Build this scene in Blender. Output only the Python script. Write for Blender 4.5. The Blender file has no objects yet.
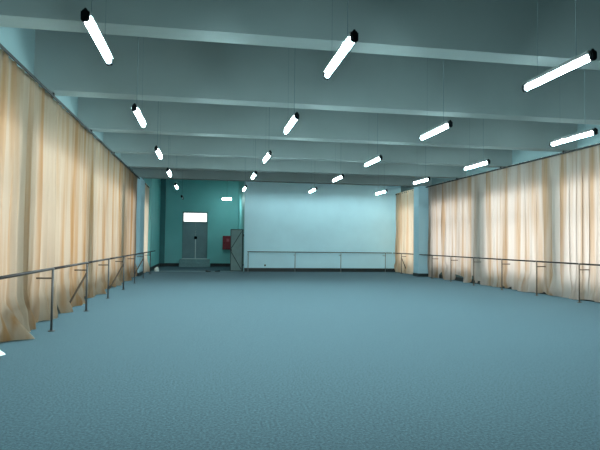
import bpy, bmesh, math, random
from mathutils import Vector, Matrix, noise
C = bpy.context.scene
COL = C.collection
random.seed(7)

# ------------------------------------------------------------------ materials
def newmat(name):
    m = bpy.data.materials.new(name); m.use_nodes = True
    nt = m.node_tree; nt.nodes.clear()
    out = nt.nodes.new('ShaderNodeOutputMaterial')
    return m, nt, out

def mat(name, col, rough=0.6, metal=0.0, var=0.0, scale=3.0, bump=0.0, bscale=60.0, spec=0.5, stretch=(1, 1, 1), detail=4.0):
    m, nt, out = newmat(name)
    b = nt.nodes.new('ShaderNodeBsdfPrincipled')
    b.inputs['Roughness'].default_value = rough
    b.inputs['Metallic'].default_value = metal
    b.inputs['Specular IOR Level'].default_value = spec
    b.inputs['Base Color'].default_value = (*col, 1)
    tc = nt.nodes.new('ShaderNodeTexCoord')
    mp = nt.nodes.new('ShaderNodeMapping'); mp.inputs['Scale'].default_value = stretch
    nt.links.new(tc.outputs['Object'], mp.inputs['Vector'])
    if var > 0:
        n = nt.nodes.new('ShaderNodeTexNoise'); n.inputs['Scale'].default_value = scale; n.inputs['Detail'].default_value = detail
        r = nt.nodes.new('ShaderNodeValToRGB')
        r.color_ramp.elements[0].position = 0.3; r.color_ramp.elements[1].position = 0.7
        r.color_ramp.elements[0].color = (*[c*(1-var) for c in col], 1)
        r.color_ramp.elements[1].color = (*[min(1, c*(1+var)) for c in col], 1)
        nt.links.new(mp.outputs[0], n.inputs['Vector'])
        nt.links.new(n.outputs['Fac'], r.inputs[0]); nt.links.new(r.outputs[0], b.inputs['Base Color'])
    if bump > 0:
        n2 = nt.nodes.new('ShaderNodeTexNoise'); n2.inputs['Scale'].default_value = bscale
        bp = nt.nodes.new('ShaderNodeBump'); bp.inputs['Strength'].default_value = bump; bp.inputs['Distance'].default_value = 0.01
        nt.links.new(mp.outputs[0], n2.inputs['Vector']); nt.links.new(n2.outputs['Fac'], bp.inputs['Height'])
        nt.links.new(bp.outputs[0], b.inputs['Normal'])
    nt.links.new(b.outputs[0], out.inputs[0])
    return m

def emit(name, col, s):
    m, nt, out = newmat(name)
    e = nt.nodes.new('ShaderNodeEmission'); e.inputs[0].default_value = (*col, 1); e.inputs[1].default_value = s
    nt.links.new(e.outputs[0], out.inputs[0]); return m

def cloth(name, pale, warm, trans, seed, fr=0.42):
    """thin curtain cloth: part of the light goes through it"""
    m, nt, out = newmat(name)
    tc = nt.nodes.new('ShaderNodeTexCoord')
    mp = nt.nodes.new('ShaderNodeMapping'); mp.inputs['Scale'].default_value = (1, 1, 0.035)
    mp.inputs['Location'].default_value = (seed*3.1, seed*1.7, 0)
    n = nt.nodes.new('ShaderNodeTexNoise'); n.inputs['Scale'].default_value = 3.4; n.inputs['Detail'].default_value = 3
    r = nt.nodes.new('ShaderNodeValToRGB')
    r.color_ramp.elements[0].position = 0.34; r.color_ramp.elements[0].color = (*warm, 1)
    r.color_ramp.elements[1].position = 0.53; r.color_ramp.elements[1].color = (*pale, 1)
    nt.links.new(tc.outputs['Object'], mp.inputs[0]); nt.links.new(mp.outputs[0], n.inputs['Vector'])
    nt.links.new(n.outputs['Fac'], r.inputs[0])
    d = nt.nodes.new('ShaderNodeBsdfDiffuse'); t = nt.nodes.new('ShaderNodeBsdfTranslucent')
    mx = nt.nodes.new('ShaderNodeMixShader'); mx.inputs[0].default_value = trans
    dm = nt.nodes.new('ShaderNodeMixRGB'); dm.blend_type = 'MULTIPLY'; dm.inputs[0].default_value = 1.0; dm.inputs[2].default_value = (fr, fr, fr, 1)
    nt.links.new(r.outputs[0], dm.inputs[1]); nt.links.new(dm.outputs[0], d.inputs['Color'])
    nt.links.new(r.outputs[0], t.inputs['Color'])
    nt.links.new(d.outputs[0], mx.inputs[1]); nt.links.new(t.outputs[0], mx.inputs[2]); nt.links.new(mx.outputs[0], out.inputs[0])
    return m

def glassmat(name, tint=(0.95, 0.98, 0.98), gl=0.06):
    m, nt, out = newmat(name)
    t = nt.nodes.new('ShaderNodeBsdfTransparent'); t.inputs[0].default_value = (*tint, 1)
    g = nt.nodes.new('ShaderNodeBsdfGlossy'); g.inputs['Roughness'].default_value = 0.03
    mx = nt.nodes.new('ShaderNodeMixShader'); mx.inputs[0].default_value = gl
    nt.links.new(t.outputs[0], mx.inputs[1]); nt.links.new(g.outputs[0], mx.inputs[2]); nt.links.new(mx.outputs[0], out.inputs[0])
    return m

M = dict(
    carpet=mat('carpet_blue_grey', (0.039, 0.072, 0.086), 0.95, var=0.55, scale=42, bump=0.5, bscale=120, spec=0.1, detail=8),
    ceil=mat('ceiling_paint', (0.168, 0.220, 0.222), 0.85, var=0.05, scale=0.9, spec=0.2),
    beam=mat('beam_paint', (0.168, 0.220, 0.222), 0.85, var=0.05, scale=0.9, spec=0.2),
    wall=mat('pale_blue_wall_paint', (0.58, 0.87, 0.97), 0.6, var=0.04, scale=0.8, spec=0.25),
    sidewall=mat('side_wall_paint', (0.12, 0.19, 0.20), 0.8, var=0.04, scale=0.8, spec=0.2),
    green=mat('alcove_wall_teal', (0.24, 0.60, 0.60), 0.6, var=0.05, scale=0.8, spec=0.3),  # alcove walls, darker and more saturated than the back wall colour
    greendk=mat('dark_teal_corner', (0.06, 0.20, 0.21), 0.6, var=0.05, scale=1.5, spec=0.3),
    column=mat('blue_column_paint', (0.32, 0.50, 0.57), 0.7, var=0.03, scale=1.0, spec=0.25),
    black=mat('black_baseboard', (0.012, 0.020, 0.022), 0.5, var=0.1, scale=4),
    frame=mat('window_frame_metal', (0.30, 0.31, 0.31), 0.5, metal=0.3, var=0.05),
    doorpanel=mat('grey_door_paint', (0.19, 0.29, 0.32), 0.45, var=0.07, scale=3),
    doorframe=mat('teal_door_frame', (0.15, 0.27, 0.28), 0.5, var=0.05),
    whitemetal=mat('white_metal', (0.70, 0.78, 0.78), 0.4, var=0.03),
    step=mat('step_stone', (0.24, 0.36, 0.38), 0.85, var=0.12, scale=8),
    gate=mat('gate_sheet', (0.16, 0.27, 0.27), 0.5, var=0.1, scale=3),
    gatefr=mat('gate_frame_iron', (0.025, 0.05, 0.055), 0.5, metal=0.2, var=0.1),
    red=mat('red_cabinet_paint', (0.22, 0.010, 0.022), 0.4, var=0.08, scale=6),
    redpale=mat('red_cabinet_label', (0.42, 0.08, 0.10), 0.5, var=0.05),
    rail=mat('dark_wood_rail', (0.022, 0.017, 0.016), 0.6, spec=0.2, var=0.25, scale=6, stretch=(1, .2, 1)),
    railgrey=mat('grey_rail', (0.04, 0.055, 0.055), 0.45, var=0.15, scale=6),
    post=mat('post_grey_steel', (0.055, 0.055, 0.055), 0.6, metal=0.0, var=0.12),
    postpale=mat('post_pale_steel', (0.17, 0.22, 0.22), 0.5, metal=0.0, var=0.12),
    postbrown=mat('post_brown_steel', (0.11, 0.075, 0.05), 0.6, metal=0.0, var=0.15),
    joint=mat('joint_steel', (0.12, 0.11, 0.10), 0.5, metal=0.0, var=0.1),
    batten=mat('lamp_batten', (0.05, 0.07, 0.07), 0.5, var=0.05),
    cap=mat('lamp_end_cap', (0.005, 0.007, 0.008), 0.8, spec=0.05, var=0.1),
    cord=mat('lamp_cord', (0.06, 0.11, 0.12), 0.7, var=0.1),
    tube=emit('lamp_tube', (0.78, 1.0, 1.02), 530.0),
    tubesoft=emit('added_lamp_tube', (0.78, 1.0, 1.02), 150.0),  # tubes of the added lamps behind the last beam
    tubeoff=mat('unlit_lamp_tube', (0.50, 0.66, 0.66), 0.3, var=0.03),
    whitecloth=mat('white_crumple', (0.75, 0.84, 0.82), 0.8, var=0.04, scale=12),
    paper=mat('white_paper', (0.72, 0.84, 0.80), 0.7, var=0.03, scale=12),
    shoe=mat('dark_shoe', (0.035, 0.05, 0.055), 0.6, var=0.2, scale=12),
    railtop=mat('curtain_rail_metal', (0.022, 0.024, 0.024), 0.7, spec=0.1, var=0.1),
    dark=mat('dark_plastic', (0.05, 0.08, 0.08), 0.5, var=0.1),
    glass=glassmat('window_glass'),
)
_b = [n for n in M['carpet'].node_tree.nodes if n.type == 'BSDF_PRINCIPLED'][0]
_b.inputs['Sheen Weight'].default_value = 0.17; _b.inputs['Sheen Roughness'].default_value = 0.45
_b.inputs['Sheen Tint'].default_value = (0.55, 0.85, 1.0, 1)
CL = [cloth('beige_curtain_cloth_left', (0.70, 0.57, 0.44), (0.60, 0.36, 0.18), 0.52, 1, 0.27),
      cloth('pale_curtain_cloth_right', (0.90, 0.80, 0.73), (0.72, 0.50, 0.33), 0.60, 2, 0.36),
      cloth('apricot_curtain_cloth', (0.96, 0.80, 0.62), (0.90, 0.64, 0.42), 0.6, 3, 0.75),
      cloth('cream_curtain_cloth', (0.92, 0.82, 0.68), (0.86, 0.70, 0.50), 0.6, 4, 0.8)]

# ------------------------------------------------------------------ mesh helpers
def box(bm, lo, hi, bev=0.0):
    c = [(a+b)/2 for a, b in zip(lo, hi)]; s = [abs(b-a) for a, b in zip(lo, hi)]
    r = bmesh.ops.create_cube(bm, size=1, matrix=Matrix.Translation(c) @ Matrix.Diagonal((*s, 1)))
    if bev:
        es = list({e for v in r['verts'] for e in v.link_edges})
        bmesh.ops.bevel(bm, geom=es, offset=bev, segments=2, affect='EDGES')
def cyl(bm, a, b, r, r2=None, seg=14):
    a, b = Vector(a), Vector(b); d = b-a
    q = d.to_track_quat('Z', 'Y').to_matrix().to_4x4()
    bmesh.ops.create_cone(bm, cap_ends=True, segments=seg, radius1=r, radius2=r if r2 is None else r2, depth=d.length,
                          matrix=Matrix.Translation((a+b)/2) @ q)
def ob(name, bm, m, parent=None, smooth=False, world=None):
    """parent's location is subtracted so shapes may be given in world coordinates when world=True"""
    me = bpy.data.meshes.new(name)
    if world is not None: bmesh.ops.translate(bm, verts=bm.verts, vec=-Vector(world))
    bmesh.ops.recalc_face_normals(bm, faces=bm.faces)
    bm.to_mesh(me); bm.free()
    if smooth:
        for p in me.polygons: p.use_smooth = True
    me.materials.append(m)
    o = bpy.data.objects.new(name, me); COL.objects.link(o)
    if parent: o.parent = parent
    return o
def thing(name, label, cat, loc, group=None):
    o = bpy.data.objects.new(name, None); COL.objects.link(o); o.location = loc
    o.empty_display_size = 0.1
    o['label'] = label; o['category'] = cat
    if group: o['group'] = group
    return o
def tag(o, label, cat, group=None):
    o['label'] = label; o['category'] = cat
    if group: o['group'] = group
    return o
def struct(name, bm, m, parent=None, **k):
    o = ob(name, bm, m, parent, **k)
    if not parent: o['kind'] = 'structure'
    return o
def dup(root, loc):
    r = root.copy(); COL.objects.link(r); r.location = loc
    for ch in list(root.children):
        c = ch.copy(); COL.objects.link(c); c.parent = r
    return r
B = bmesh.new

# ------------------------------------------------------------------ room
XL, XR = -3.2, 10.62           # side wall faces
YN, YB, YA = -3.0, 28.8, 34.6  # wall behind the viewer, back wall, alcove back wall
ZC, ZB = 5.5, 4.33             # ceiling slab, underside of beams
XA = 1.98                      # corner between alcove and back wall
T = 0.25
BEAMS = [0.35, 3.80, 7.25, 10.72, 14.2, 17.65, 21.1, 24.62]
BW = 0.40

bm = B(); box(bm, (XL-T, YN-T, -0.2), (XR+T, YA+T, 0)); struct('floor', bm, M['carpet'])
bm = B(); box(bm, (XL-T, YN-T, ZC), (XR+T, YA+T, ZC+0.2)); struct('ceiling', bm, M['ceil'])
for i, y in enumerate(BEAMS):
    bm = B(); box(bm, (XL, y, ZB), (XR, y+BW, ZC)); struct('ceiling_beam_%d' % (i+1), bm, M['beam'])

SILL, HEAD = 0.50, 3.5
def side_wall(name, x0, x1, openings, yend):
    bm = B(); y = YN
    for a, b in openings:
        box(bm, (x0, y, 0), (x1, a, ZC))
        box(bm, (x0, a, 0), (x1, b, SILL)); box(bm, (x0, a, HEAD), (x1, b, ZC)); y = b
    box(bm, (x0, y, 0), (x1, yend, ZC))
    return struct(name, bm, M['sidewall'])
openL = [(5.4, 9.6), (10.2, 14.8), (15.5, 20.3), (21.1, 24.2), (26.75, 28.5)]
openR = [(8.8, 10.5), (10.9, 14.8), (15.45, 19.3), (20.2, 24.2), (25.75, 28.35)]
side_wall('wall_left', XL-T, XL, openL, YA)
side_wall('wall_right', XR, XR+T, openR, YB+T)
wn = 1
for ops, x0, x1 in ((openL, XL-T, XL), (openR, XR, XR+T)):
    xm = (x0+x1)/2
    for a, b in ops:
        bm = B(); w = 0.05; d = 0.035
        box(bm, (xm-d, a, SILL), (xm+d, a+w, HEAD)); box(bm, (xm-d, b-w, SILL), (xm+d, b, HEAD))
        box(bm, (xm-d, a, SILL), (xm+d, b, SILL+w)); box(bm, (xm-d, a, HEAD-w), (xm+d, b, HEAD))
        box(bm, (xm-d, a, 2.45), (xm+d, b, 2.56))
        nm = max(1, round((b-a)/1.1)-1)
        for k in range(1, nm+1): yy = a+(b-a)*k/(nm+1); box(bm, (xm-d, yy-0.03, SILL), (xm+d, yy+0.03, HEAD))
        f = struct('window_%d' % wn, bm, M['frame']); wn += 1
        bm = B(); box(bm, (xm-0.004, a+w, SILL+w), (xm+0.004, b-w, HEAD-w)); ob('glass_pane', bm, M['glass'], f)
# near end wall, never in view from the photo's place
bm = B(); box(bm, (XL-T, YN-T, 0), (XR+T, YN, ZC)); struct('wall_near', bm, M['sidewall'])
bm = B(); box(bm, (XA, YB, 0), (XR+T, YB+0.2, ZC)); struct('wall_back', bm, M['wall'])
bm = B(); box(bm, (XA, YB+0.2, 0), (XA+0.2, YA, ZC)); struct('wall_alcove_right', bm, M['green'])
# painted skin of the recess's left wall (a wall stub in front of the outer wall)
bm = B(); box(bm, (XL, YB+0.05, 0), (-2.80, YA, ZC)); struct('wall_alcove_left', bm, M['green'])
bm = B(); box(bm, (-2.80, YA-0.28, 0), (-2.50, YA, ZC-0.02)); struct('wall_alcove_corner', bm, M['greendk'])  # corner strip in a darker teal than the walls beside it
# alcove back wall with the door opening
DX0, DX1, DZ0, DZ1 = -1.46, 0.09, 0.46, 3.40
bm = B()
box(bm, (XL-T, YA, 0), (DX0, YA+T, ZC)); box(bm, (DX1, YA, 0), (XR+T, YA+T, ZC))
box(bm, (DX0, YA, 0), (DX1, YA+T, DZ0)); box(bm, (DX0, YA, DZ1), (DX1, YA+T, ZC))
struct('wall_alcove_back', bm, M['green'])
# columns against the side walls, holding the last beam
for s, (x0, x1) in enumerate(((XL, -2.86), (9.98, XR))):
    bm = B(); box(bm, (x0, 24.64, 0), (x1, (26.3, 25.28)[s], ZB)); struct('column_%s' % ('left', 'right')[s], bm, M['column'])
    bm = B()
    box(bm, (x0, 24.615, 0), (x1 if s == 0 else x1, 24.64, 0.15))
    if s: box(bm, (9.955, 24.615, 0), (9.98, 25.28, 0.15))
    else: box(bm, (-2.86, 24.615, 0), (-2.835, 26.3, 0.15))
    struct('baseboard_column_%s' % ('left', 'right')[s], bm, M['black'])
bm = B(); box(bm, (XA+0.02, YB-0.025, 0), (XR, YB, 0.19)); struct('baseboard_back', bm, M['black'])
bm = B(); box(bm, (XR-0.025, 9.0, 0), (XR, 24.6, 0.16)); struct('baseboard_right', bm, M['black'])
bm = B(); box(bm, (XL, 5.5, 0), (XL+0.025, 24.6, 0.16)); struct('baseboard_left', bm, M['black'])
bm = B(); box(bm, (0.28, YA-0.03, 0), (XA, YA, 0.20)); struct('baseboard_alcove_right', bm, M['black'])
bm = B(); box(bm, (-2.50, YA-0.03, 0), (-1.62, YA, 0.20)); box(bm, (-2.80, YA-0.31, 0), (-2.47, YA-0.28, 0.20))
box(bm, (-2.80, YB+0.05, 0), (-2.77, YA-0.31, 0.20)); struct('baseboard_alcove_left', bm, M['black'])
bm = B(); box(bm, (-2.84, 28.78, 0), (XA, 28.90, 0.012)); struct('trim_threshold', bm, M['doorpanel'])

# ------------------------------------------------------------------ alcove door
bm = B(); w = 0.07; ym = YA+0.05
box(bm, (DX0, YA-0.03, DZ0), (DX0+w, ym+0.08, DZ1)); box(bm, (DX1-w, YA-0.03, DZ0), (DX1, ym+0.08, DZ1))
box(bm, (DX0, YA-0.03, DZ1-w), (DX1, ym+0.08, DZ1)); box(bm, (DX0, YA-0.03, 2.72), (DX1, ym+0.08, 2.79))
dr = struct('door_1', bm, M['doorframe'])
xm = (DX0+DX1)/2+0.04
for a, b in ((DX0+w, xm-0.001), (xm+0.001, DX1-w)):
    bm = B(); box(bm, (a, ym, DZ0+0.045), (b, ym+0.045, 2.72))
    for z0, z1 in ((0.62, 1.35), (1.50, 2.60)):
        box(bm, (a+0.10, ym-0.012, z0), (b-0.10, ym, z1), 0.006)
    ob('door_leaf', bm, M['doorpanel'], dr)
bm = B(); box(bm, (xm-0.022, ym-0.02, DZ0+0.05), (xm+0.022, ym, 1.70)); o = ob('meeting_strip', bm, M['whitemetal'], dr); o['label'] = 'white strip where the leaves meet'
bm = B(); box(bm, (xm-0.09, ym-0.07, 1.70), (xm+0.09, ym-0.013, 1.88), 0.02); ob('door_lock', bm, M['cap'], dr)
bm = B(); box(bm, (DX0, YA-0.05, DZ0), (DX1, ym+0.1, DZ0+0.045)); o = ob('threshold', bm, M['whitemetal'], dr); o['label'] = 'pale threshold strip'
bm = B(); box(bm, (DX0+w, ym+0.01, 2.79), (DX1-w, ym+0.018, DZ1-w)); struct('window_%d' % wn, bm, M['glass'])

bm = B()
for k in range(3):
    box(bm, (-1.58, YA-0.35-0.32*(2-k), 0.153*k), (0.25, YA-0.001, 0.153*(k+1)), 0.008)
tag(ob('entrance_steps', bm, M['step']), 'three low grey steps rising to the double door in the alcove', 'steps')

# ------------------------------------------------------------------ fire cabinet, gate, wall lamp
t = thing('fire_hose_cabinet', 'dark red fire cabinet mounted on the teal alcove wall right of the door', 'fire cabinet', (1.28, YA, 1.07))
bm = B(); box(bm, (-0.25, -0.20, 0), (0.25, 0.01, 0.86), 0.012); ob('cabinet_body', bm, M['red'], t)
bm = B(); box(bm, (-0.22, -0.222, 0.03), (0.22, -0.201, 0.83), 0.006); d = ob('cabinet_door', bm, M['red'], t)
bm = B(); box(bm, (-0.02, -0.228, 0.50), (0.15, -0.2225, 0.68)); o = ob('cabinet_label', bm, M['redpale'], d); o['label'] = 'paler red patch'
bm = B(); cyl(bm, (-0.17, -0.25, 0.36), (-0.17, -0.25, 0.48), 0.012); ob('handle', bm, M['cap'], d)

t = thing('gate_leaf', 'grey metal gate leaf with dark frame and slanting braces standing at the alcove corner', 'gate', (1.93, 28.66, 0))
t.rotation_euler = (0, 0, math.radians(-12))
bm = B(); box(bm, (-0.66, -0.012, 0.05), (-0.02, 0.012, 2.19)); ob('gate_panel', bm, M['gate'], t)
bm = B()
for a, b in (((-0.68, -0.03, 0.02), (-0.64, 0.03, 2.22)), ((-0.07, -0.03, 0.02), (0.0, 0.03, 2.22)), ((-0.64, -0.03, 2.18), (-0.07, 0.03, 2.22)), ((-0.64, -0.03, 0.02), (-0.07, 0.03, 0.06))):
    box(bm, a, b)
ob('gate_frame', bm, M['gatefr'], t)
for z0, z1 in ((2.10, 1.22), (0.12, 1.02)):
    bm = B(); cyl(bm, (-0.09, -0.028, z0), (-0.63, -0.028, z1), 0.018, seg=8); ob('brace', bm, M['gatefr'], t)
for z in (0.35, 1.9):
    bm = B(); cyl(bm, (0.012, 0, z-0.06), (0.012, 0, z+0.06), 0.02); ob('hinge', bm, M['gatefr'], t)
bm = B(); box(bm, (-0.685, -0.06, 1.05), (-0.60, -0.03, 1.20), 0.008); ob('latch', bm, M['gatefr'], t)

t = thing('alcove_lamp', 'small bright lamp hanging high in the alcove above the red fire cabinet', 'lamp', (1.16, 32.0, 4.03))
t.rotation_euler = (0, 0, math.radians(62))
bm = B(); cyl(bm, (0, -0.28, 0.02), (0, 0.28, 0.02), 0.042, seg=16); ob('lamp_tube', bm, emit('alcove_lamp_glow', (0.70, 1.0, 1.0), 165.0), t, smooth=True)
bm = B(); box(bm, (-0.11, -0.30, 0.06), (0.11, 0.30, 0.10), 0.006); ob('batten', bm, M['batten'], t)
for sgn in (-1, 1):
    bm = B(); box(bm, (-0.04, min(sgn*0.28, sgn*0.32), -0.02), (0.04, max(sgn*0.28, sgn*0.32), 0.09), 0.008); ob('end_cap', bm, M['cap'], t)
bm = B(); cyl(bm, (0, 0, 0.10), (0, 0, ZC-4.03), 0.005, seg=8); ob('power_cord', bm, M['cord'], t)

# ------------------------------------------------------------------ hanging tube lamps
LZ = 3.40; HL = 0.545
def lamp_parts(t, lit=True):
    bm = B(); cyl(bm, (0, -HL, 0), (0, HL, 0), 0.024, seg=16); ob('lamp_tube', bm, M['tube' if lit else 'tubeoff'], t, smooth=True)
    bm = B(); box(bm, (-0.050, -HL, 0.027), (0.050, HL, 0.040), 0.004); box(bm, (-0.03, -HL, 0.040), (0.03, HL, 0.075), 0.004); ob('batten', bm, M['batten'], t)
    for s in (-1, 1):
        bm = B()
        box(bm, (-0.034, min(s*HL, s*(HL+0.060)), -0.034), (0.034, max(s*HL, s*(HL+0.060)), 0.060), 0.012)
        cyl(bm, (0, s*(HL+0.028), 0.058), (0, s*(HL+0.028), 0.082), 0.025, 0.008)
        ob('end_cap', bm, M['cap'], t)
    bm = B(); cyl(bm, (0, -0.33, 0.07), (0, -0.33, ZC-LZ), 0.0038, seg=8); ob('power_cord', bm, M['cord'], t)
    bm = B(); cyl(bm, (0, 0.33, 0.07), (0, 0.33, ZC-LZ), 0.0018, seg=6); ob('hanging_wire', bm, M['cord'], t)
XS = [-1.03, 1.30, 3.73, 6.27]
YS = [5.33, 8.52, 11.95, 15.30, 19.05]
line = ['leftmost lamp line', 'second lamp line from the left', 'third lamp line from the left', 'rightmost lamp line']
order5 = ['nearest', 'second nearest', 'middle one', 'fourth from the front', 'farthest']
order4 = ['nearest', 'second nearest', 'third from the front', 'farthest']
first = None
for i, x in enumerate(XS):
    ys = YS if i < 3 else YS[1:]
    od = order5 if i < 3 else order4
    for k, y in enumerate(ys):
        lb = 'glowing hanging tube lamp, %s in the %s' % (od[k], line[i])
        if first is None:
            first = thing('hanging_tube_lamp', lb, 'lamp', (x, y, LZ), 'tube lamps hanging in rows'); lamp_parts(first); continue
        o = dup(first, (x, y, LZ)); o['label'] = lb
# added tube lamps, out of view behind the last beam, to brighten the back wall
first2 = None
for k, x in enumerate((3.0, 5.2, 7.4, 9.4)):
    lb = 'added unseen tube lamp in a trough shade brightening the back wall, %s of four' % ['leftmost', 'second', 'third', 'rightmost'][k]
    if first2 is None:
        t = first2 = thing('added_tube_lamp', lb, 'lamp', (x, 26.6, 4.82), 'added lamps brightening the back wall')
        bm = B(); cyl(bm, (-0.58, 0, 0), (0.58, 0, 0), 0.02, seg=12); ob('lamp_tube', bm, M['tubesoft'], t, smooth=True)
        bm = B(); box(bm, (-0.62, -0.12, 0.05), (0.62, 0.12, 0.07)); box(bm, (-0.62, -0.13, -0.05), (0.62, -0.12, 0.07)); box(bm, (-0.62, 0.12, -0.05), (0.62, 0.13, 0.07))
        box(bm, (-0.63, -0.13, -0.05), (-0.62, 0.13, 0.07)); box(bm, (0.62, -0.13, -0.05), (0.63, 0.13, 0.07)); ob('trough_shade', bm, M['batten'], t)
        for q in (-0.4, 0.4):
            bm = B(); cyl(bm, (q, 0, 0.07), (q, 0, ZC-4.82), 0.006, seg=8); ob('hanging_rod', bm, M['cord'], t)
    else:
        o = dup(first2, (x, 26.6, 4.82)); o['label'] = lb
t = thing('hanging_tube_lamp', 'unlit tube lamp hanging at the alcove mouth beyond the leftmost line of lamps', 'lamp', (-1.03, 23.7, LZ), 'unlit tube lamp')
lamp_parts(t, False)

# ------------------------------------------------------------------ curtains
def sm(t): t = max(0.0, min(1.0, t)); return t*t*(3-2*t)
def curtain(side, X, y0, y1, seed, m, label, group, lifts=(), tails=(), ztop=ZB-0.012, hem=0.02, gather=0.0):
    """side=+1: room lies towards +X (left wall); lifts=(y,width,height) raises the hem; tails=(y,width,reach) spreads cloth on the floor"""
    n = int((y1-y0)/0.022)+1; rows = 44
    L = y1-y0; o3 = Vector((seed*7.3, seed*2.1, 0))
    per = 0.36+0.05*math.sin(seed)
    bm = B(); g = []
    for j in range(rows):
        tz = (j/(rows-1)); tz = tz**1.25
        row = []
        for i in range(n):
            u = i/(n-1); y = y0+L*u
            yl = y; edge0 = min(y-y0, y1-y)
            lift = hem+0.03*noise.noise(Vector((y*2.1, seed, 4)))
            for a, wd, h in lifts: lift += h*math.exp(-((y-a)/wd)**2)
            lift = max(0.012, lift)
            z = lift+(ztop-lift)*tz
            zz = z/ztop
            drift = 0.10*noise.noise(Vector((y*0.8, z*0.35, seed*3.3)))+0.04*math.sin(z*0.9+seed)
            ph = (y+drift)/per+1.3*noise.noise(Vector((y*0.6, seed*5, 0)))
            amp = (0.045+0.045*noise.noise(Vector((y*1.1, seed, z*0.2))))*(0.55+0.45*(1-zz))
            d = amp*math.sin(2*math.pi*ph)
            over = 0.012+0.060*max(0, 0.4+1.0*noise.noise(Vector((y*0.9, seed*2.7, zz*0.5))))
            yl += over*math.sin(2*math.pi*ph+1.3)*min(1, edge0*4)
            d += 0.028*noise.noise(Vector((y*7.5+drift*4, z*0.35, seed)))*1.6
            d += 0.014*math.sin(2*math.pi*(y/0.115+0.4*math.sin(y*3)))*sm((zz-0.72)/0.28)
            low = sm((1.05-z)/1.05)
            d += low*(0.15*noise.noise(Vector((y*2.6, z*1.6, seed+9)))+0.06*noise.noise(Vector((y*8, z*4.0, seed))))
            # deep dark tuck where two cloths meet
            edge = min(y-y0, y1-y)
            d -= 0.05*math.exp(-(edge/0.09)**2)
            for a, wd, rch in tails:
                d += rch*math.exp(-((y-a)/wd)**2)*max(0, 1-z/0.75)**2.2
                yl += -0.35*(y-a)*math.exp(-((y-a)/(wd*1.6))**2)*sm((0.9-z)/0.6)
            yl += 0.03*noise.noise(Vector((y*3, z*1.2, seed+20)))*low
            if gather:   # pulled in slightly towards the middle of its height
                yl += gather*(0.5*(y0+y1)-yl)*math.sin(math.pi*min(1, zz*1.1))
            d = max(-0.14, d)
            row.append(bm.verts.new((X+side*d, yl, z)))
        g.append(row)
    for j in range(rows-1):
        for i in range(n-1):
            bm.faces.new((g[j][i], g[j][i+1], g[j+1][i+1], g[j+1][i]))
    o = ob('curtain', bm, m, smooth=True)
    tag(o, label, 'curtain', group)
    return o
CXL, CXR = -3.0, 10.40

GL, GR = 'beige curtains along the left wall', 'pale curtains along the right wall'
pl = 'beige curtain on the left wall, '
curtain(1, CXL, 5.3, 9.83, 1, CL[0], pl+'nearest, its tails spread on the floor', GL,
        lifts=((6.2, .2, .05),), tails=((8.95, .22, .42), (7.6, .3, .25), (9.6, .15, .2)))
curtain(1, CXL, 9.80, 12.02, 2, CL[0], pl+'second from the camera, behind the nearest barre post', GL,
        tails=((9.95, .12, .16), (11.2, .3, .18)), lifts=((10.3, .25, .06),))
curtain(1, CXL, 12.0, 15.18, 3, CL[0], pl+'third from the camera, around the nearest brace', GL,
        tails=((12.25, .35, .22), (13.6, .3, .22)), lifts=((14.6, .2, .10),))
curtain(1, CXL, 15.15, 17.75, 4, CL[0], pl+'fourth from the camera', GL,
        tails=((16.3, .25, .15),), lifts=((17.3, .25, .22),))
curtain(1, CXL, 17.72, 20.85, 5, CL[0], pl+'fifth from the camera', GL,
        lifts=((18.1, .3, .25), (20, .3, .12)), tails=((19.3, .3, .15),))
curtain(1, CXL, 20.82, 24.58, 6, CL[0], pl+'last before the blue column', GL, tails=((22, .4, .15),), lifts=((23.4, .3, .12),))
curtain(1, -2.92, 26.4, 28.72, 7, CL[3], 'narrow strip of cream curtain between the left column and the dark alcove', GL, tails=((28.3, .4, .15),))
pr_ = 'pale curtain on the right wall, '
curtain(-1, CXR, 8.6, 12.6, 11, CL[1], 'pale curtain on the right wall at the very edge of the photo', GR, tails=((11, .3, .1),))
curtain(-1, CXR, 12.57, 15.15, 12, CL[1], pr_+'nearest full one, right of the broad dark fold', GR,
        tails=((14.0, .25, .14),), lifts=((13.3, .3, .05),))
curtain(-1, CXR, 15.12, 17.75, 13, CL[1], pr_+'left of the broad dark fold', GR, tails=((16.4, .3, .16),), lifts=((15.5, .15, .1), (17.4, .15, .12)))
curtain(-1, CXR, 17.72, 19.9, 14, CL[1], pr_+'wide bright one at the middle of the row', GR, lifts=((17.9, .12, .12), (19.6, .2, .12)))
curtain(-1, CXR, 19.87, 21.4, 15, CL[1], pr_+'with a rounded lobe at its hem', GR, lifts=((20.1, .14, .32), (21.25, .26, .34)), tails=((20.6, .2, .16),))
curtain(-1, CXR, 21.37, 24.58, 16, CL[1], pr_+'last before the blue column', GR, lifts=((21.5, .2, .28), (23.05, .10, .30)), tails=((22.3, .3, .14),))
curtain(-1, CXR-0.12, 25.42, 28.72, 17, CL[2], 'short apricot curtain in the far right corner between column and back wall', GR, tails=((26.9, .5, .12),))

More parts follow.
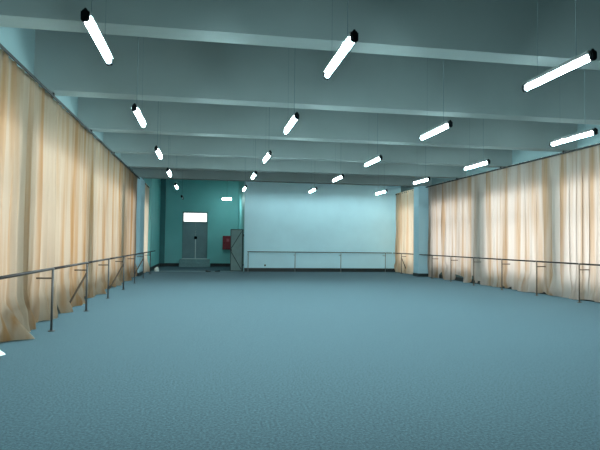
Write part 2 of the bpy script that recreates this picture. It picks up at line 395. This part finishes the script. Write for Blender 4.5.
for nm, x, yy, lb in (('l', CXL, 5.2, 'dark curtain rail along the top of the left curtains'), ('r', CXR, 8.5, 'dark curtain rail along the top of the right curtains')):
    s = 1 if nm == 'l' else -1
    t = thing('curtain_rail', lb, 'curtain rail', (x, yy, ZB))
    bm = B()
    box(bm, (s*0.10-0.010, 0, -0.092), (s*0.10+0.010, 24.56-yy, -0.045)); ob('rail', bm, M['railtop'], t)
    bm = B(); box(bm, (s*0.10-0.010, (26.34 if s > 0 else 25.32)-yy, -0.092), (s*0.10+0.010, 28.76-yy, -0.045)); ob('rail', bm, M['railtop'], t)
    for yb in [b+BW/2 for b in BEAMS if b > yy and b < 24]+[27.0]:
        bm = B(); box(bm, (s*0.10-0.016, yb-yy-0.03, -0.10), (s*0.10+0.016, yb-yy+0.03, -0.001), 0.005)
        ob('rail_bracket', bm, M['railtop'], t)

# ------------------------------------------------------------------ ballet barres
BZ = 1.05
def barre(label, pts, wallv, mr, mp, braces=(), stub=0.4, ext0=0.0, ext1=0.0, brz=0.42, z=BZ):
    """pts: post feet in order; wallv: unit vector towards the wall"""
    base = Vector(pts[0]); t = thing('ballet_barre', label, 'ballet barre', base)
    P = [Vector(p)-base for p in pts]; w = Vector(wallv)
    dirn = (P[-1]-P[0]).normalized()
    segs = [(P[i], P[i+1]) for i in range(len(P)-1)]
    if ext0: segs.insert(0, (P[0]-dirn*ext0, P[0]))
    if ext1: segs.append((P[-1], P[-1]+dirn*ext1))
    for a, b in segs:
        bm = B(); cyl(bm, a+dirn*0.03+Vector((0, 0, z)), b-dirn*0.03+Vector((0, 0, z)), 0.023, seg=14); ob('rail', bm, mr, t, smooth=True)
    for i, p in enumerate(P):
        bm = B(); cyl(bm, p+Vector((0, 0, 0.012)), p+Vector((0, 0, z-0.02)), 0.019, seg=12); po = ob('post', bm, mp, t, smooth=True)
        bm = B(); cyl(bm, p+Vector((0, 0, 0.0)), p+Vector((0, 0, 0.014)), 0.055, seg=16); ob('foot_plate', bm, mp, po)
        bm = B(); cyl(bm, p-dirn*0.045+Vector((0, 0, z)), p+dirn*0.045+Vector((0, 0, z)), 0.019, seg=12); ob('rail_joint', bm, M['joint'], po)
        bm = B(); cyl(bm, p+Vector((0, 0, z-0.16)), p+w*stub+Vector((0, 0, z-0.16)), 0.015, seg=10)
        ob('wall_arm', bm, M['postpale'] if w.y else M['postbrown'], t)
        if i in braces:
            bm = B(); cyl(bm, p+Vector((0, 0, z-0.22)), p+w*brz+Vector((0, 0, 0.03)), 0.022, seg=10); ob('brace', bm, M['postbrown'], t)
    return t
yl = [7.1, 9.8, 12.5, 15.18, 17.9, 20.6, 23.4, 26.2]
barre('long dark ballet barre on steel posts along the left curtains', [(-2.54, y, 0) for y in yl], (-1, 0, 0), M['rail'], M['post'], braces=(0, 2, 4, 6), stub=0.26, ext0=1.6, ext1=2.3)
yr = [11.45, 13.38, 15.32, 17.32, 19.32, 21.28, 23.2, 25.15, 27.1]
barre('long brown ballet barre on posts along the right curtains', [(10.04, y, 0) for y in yr], (1, 0, 0), M['rail'], M['postbrown'], braces=(8,), stub=0.30, ext0=1.0, ext1=1.3, brz=0.34)
barre('grey ballet barre on pale posts along the plain back wall', [(x, 28.38, 0) for x in (2.17, 4.64, 7.12, 9.60)], (0, 1, 0), M['railgrey'], M['postpale'], stub=0.42, ext0=0.07, ext1=0.40)

# ------------------------------------------------------------------ small things
def lump(name, m, loc, sc, seed, amp=0.35):
    bm = B(); bmesh.ops.create_icosphere(bm, subdivisions=4, radius=1)
    for v in bm.verts:
        k = 1+amp*noise.noise(v.co*1.6+Vector((seed, 0, 0)))+amp*0.5*abs(noise.noise(v.co*4+Vector((0, seed, 0))))
        v.co = Vector((v.co.x*sc[0]*k, v.co.y*sc[1]*k, v.co.z*sc[2]*k))
        v.co.z = max(v.co.z, -sc[2]*0.6)
    for v in bm.verts: v.co.z += sc[2]*0.6
    o = ob(name, bm, m, smooth=True); o.location = loc; return o
tag(lump('crumpled_bundle', M['whitecloth'], (-2.46, 28.72, 0.0), (0.12, 0.14, 0.13), 3.2), 'small white crumpled bundle on the floor at the end of the left barre', 'bundle')

bm = B()   # sheet lying on the carpet, slightly curled
g = [[bm.verts.new((0.19*(i/6-0.5)*2, 0.26*(j/6-0.5)*2, 0.006+0.03*max(0, i/6-0.6)**2*4+0.004*math.sin(j*1.3))) for i in range(7)] for j in range(7)]
for j in range(6):
    for i in range(6): bm.faces.new((g[j][i], g[j][i+1], g[j+1][i+1], g[j+1][i]))
o = ob('paper_sheet', bm, M['paper'], smooth=True); o.location = (-2.86, 7.90, 0); o.rotation_euler = (0, 0, 0.5)
sd = o.modifiers.new('thickness', 'SOLIDIFY'); sd.thickness = 0.003; sd.offset = 1
tag(o, 'white sheet lying on the carpet at the lower left photo edge', 'sheet')

def shoe_mesh(bm):
    secs = [(-0.14, 0.035, 0.075), (-0.11, 0.042, 0.085), (-0.04, 0.042, 0.078), (0.03, 0.048, 0.050), (0.10, 0.046, 0.038), (0.135, 0.028, 0.026)]
    rings = []
    for x, w, h in secs:
        rings.append([bm.verts.new((x, w*math.cos(a), max(0, h*0.5+h*0.5*math.sin(a)*1.0))) for a in [k*math.pi/6 for k in range(12)]])
    for a, b in zip(rings, rings[1:]):
        for k in range(12): bm.faces.new((a[k], a[(k+1) % 12], b[(k+1) % 12], b[k]))
    bm.faces.new(rings[0][::-1]); bm.faces.new(rings[-1])
for x, y, r, lb in ((0.14, 28.52, 0.1, 'small dark shoe on the alcove floor edge, the left one of the two'), (0.60, 28.50, 3.0, 'small dark shoe on the alcove floor edge, nearer the gate leaf')):
    bm = B(); shoe_mesh(bm); o = ob('shoe', bm, M['shoe'], smooth=True); o.location = (x, y, 0); o.rotation_euler = (0, 0, r)
    tag(o, lb, 'shoe', 'shoes on the floor by the alcove')

t = thing('wall_socket', 'tiny dark socket low on the blue back wall under the left barre section', 'socket', (3.10, YB, 0.33))
bm = B(); box(bm, (-0.045, -0.012, -0.045), (0.045, 0, 0.045), 0.004); ob('socket_plate', bm, M['dark'], t)
bm = B(); box(bm, (-0.02, -0.018, -0.02), (0.02, -0.0125, 0.02), 0.002); ob('socket_face', bm, M['cap'], t)

# ------------------------------------------------------------------ daylight
w = bpy.data.worlds.new('World'); C.world = w; w.use_nodes = True
bg = w.node_tree.nodes['Background']; bg.inputs[0].default_value = (1.0, 0.97, 0.94, 1); bg.inputs[1].default_value = 2.25

# ------------------------------------------------------------------ camera
cd = bpy.data.cameras.new('camera'); cam = bpy.data.objects.new('camera', cd); COL.objects.link(cam)
cd.sensor_width = 36; cd.lens = 545/600*36; cd.clip_end = 200
cam.location = (0, 0, 1.53)
yaw, pitch, roll = math.radians(9.760067), math.radians(1.900036), 0.0115
R = Matrix.Rotation(-yaw, 4, 'Z') @ Matrix.Rotation(math.pi/2+pitch, 4, 'X') @ Matrix.Rotation(roll, 4, 'Z')
cam.rotation_euler = R.to_euler()
C.camera = cam

C.view_settings.view_transform = 'Standard'; C.view_settings.look = 'None'
C.view_settings.exposure = 0.0; C.view_settings.gamma = 1.0; C.view_settings.use_curve_mapping = False
C.cycles.max_bounces = 8; C.cycles.diffuse_bounces = 5; C.cycles.transparent_max_bounces = 12
C.cycles.use_denoising = True
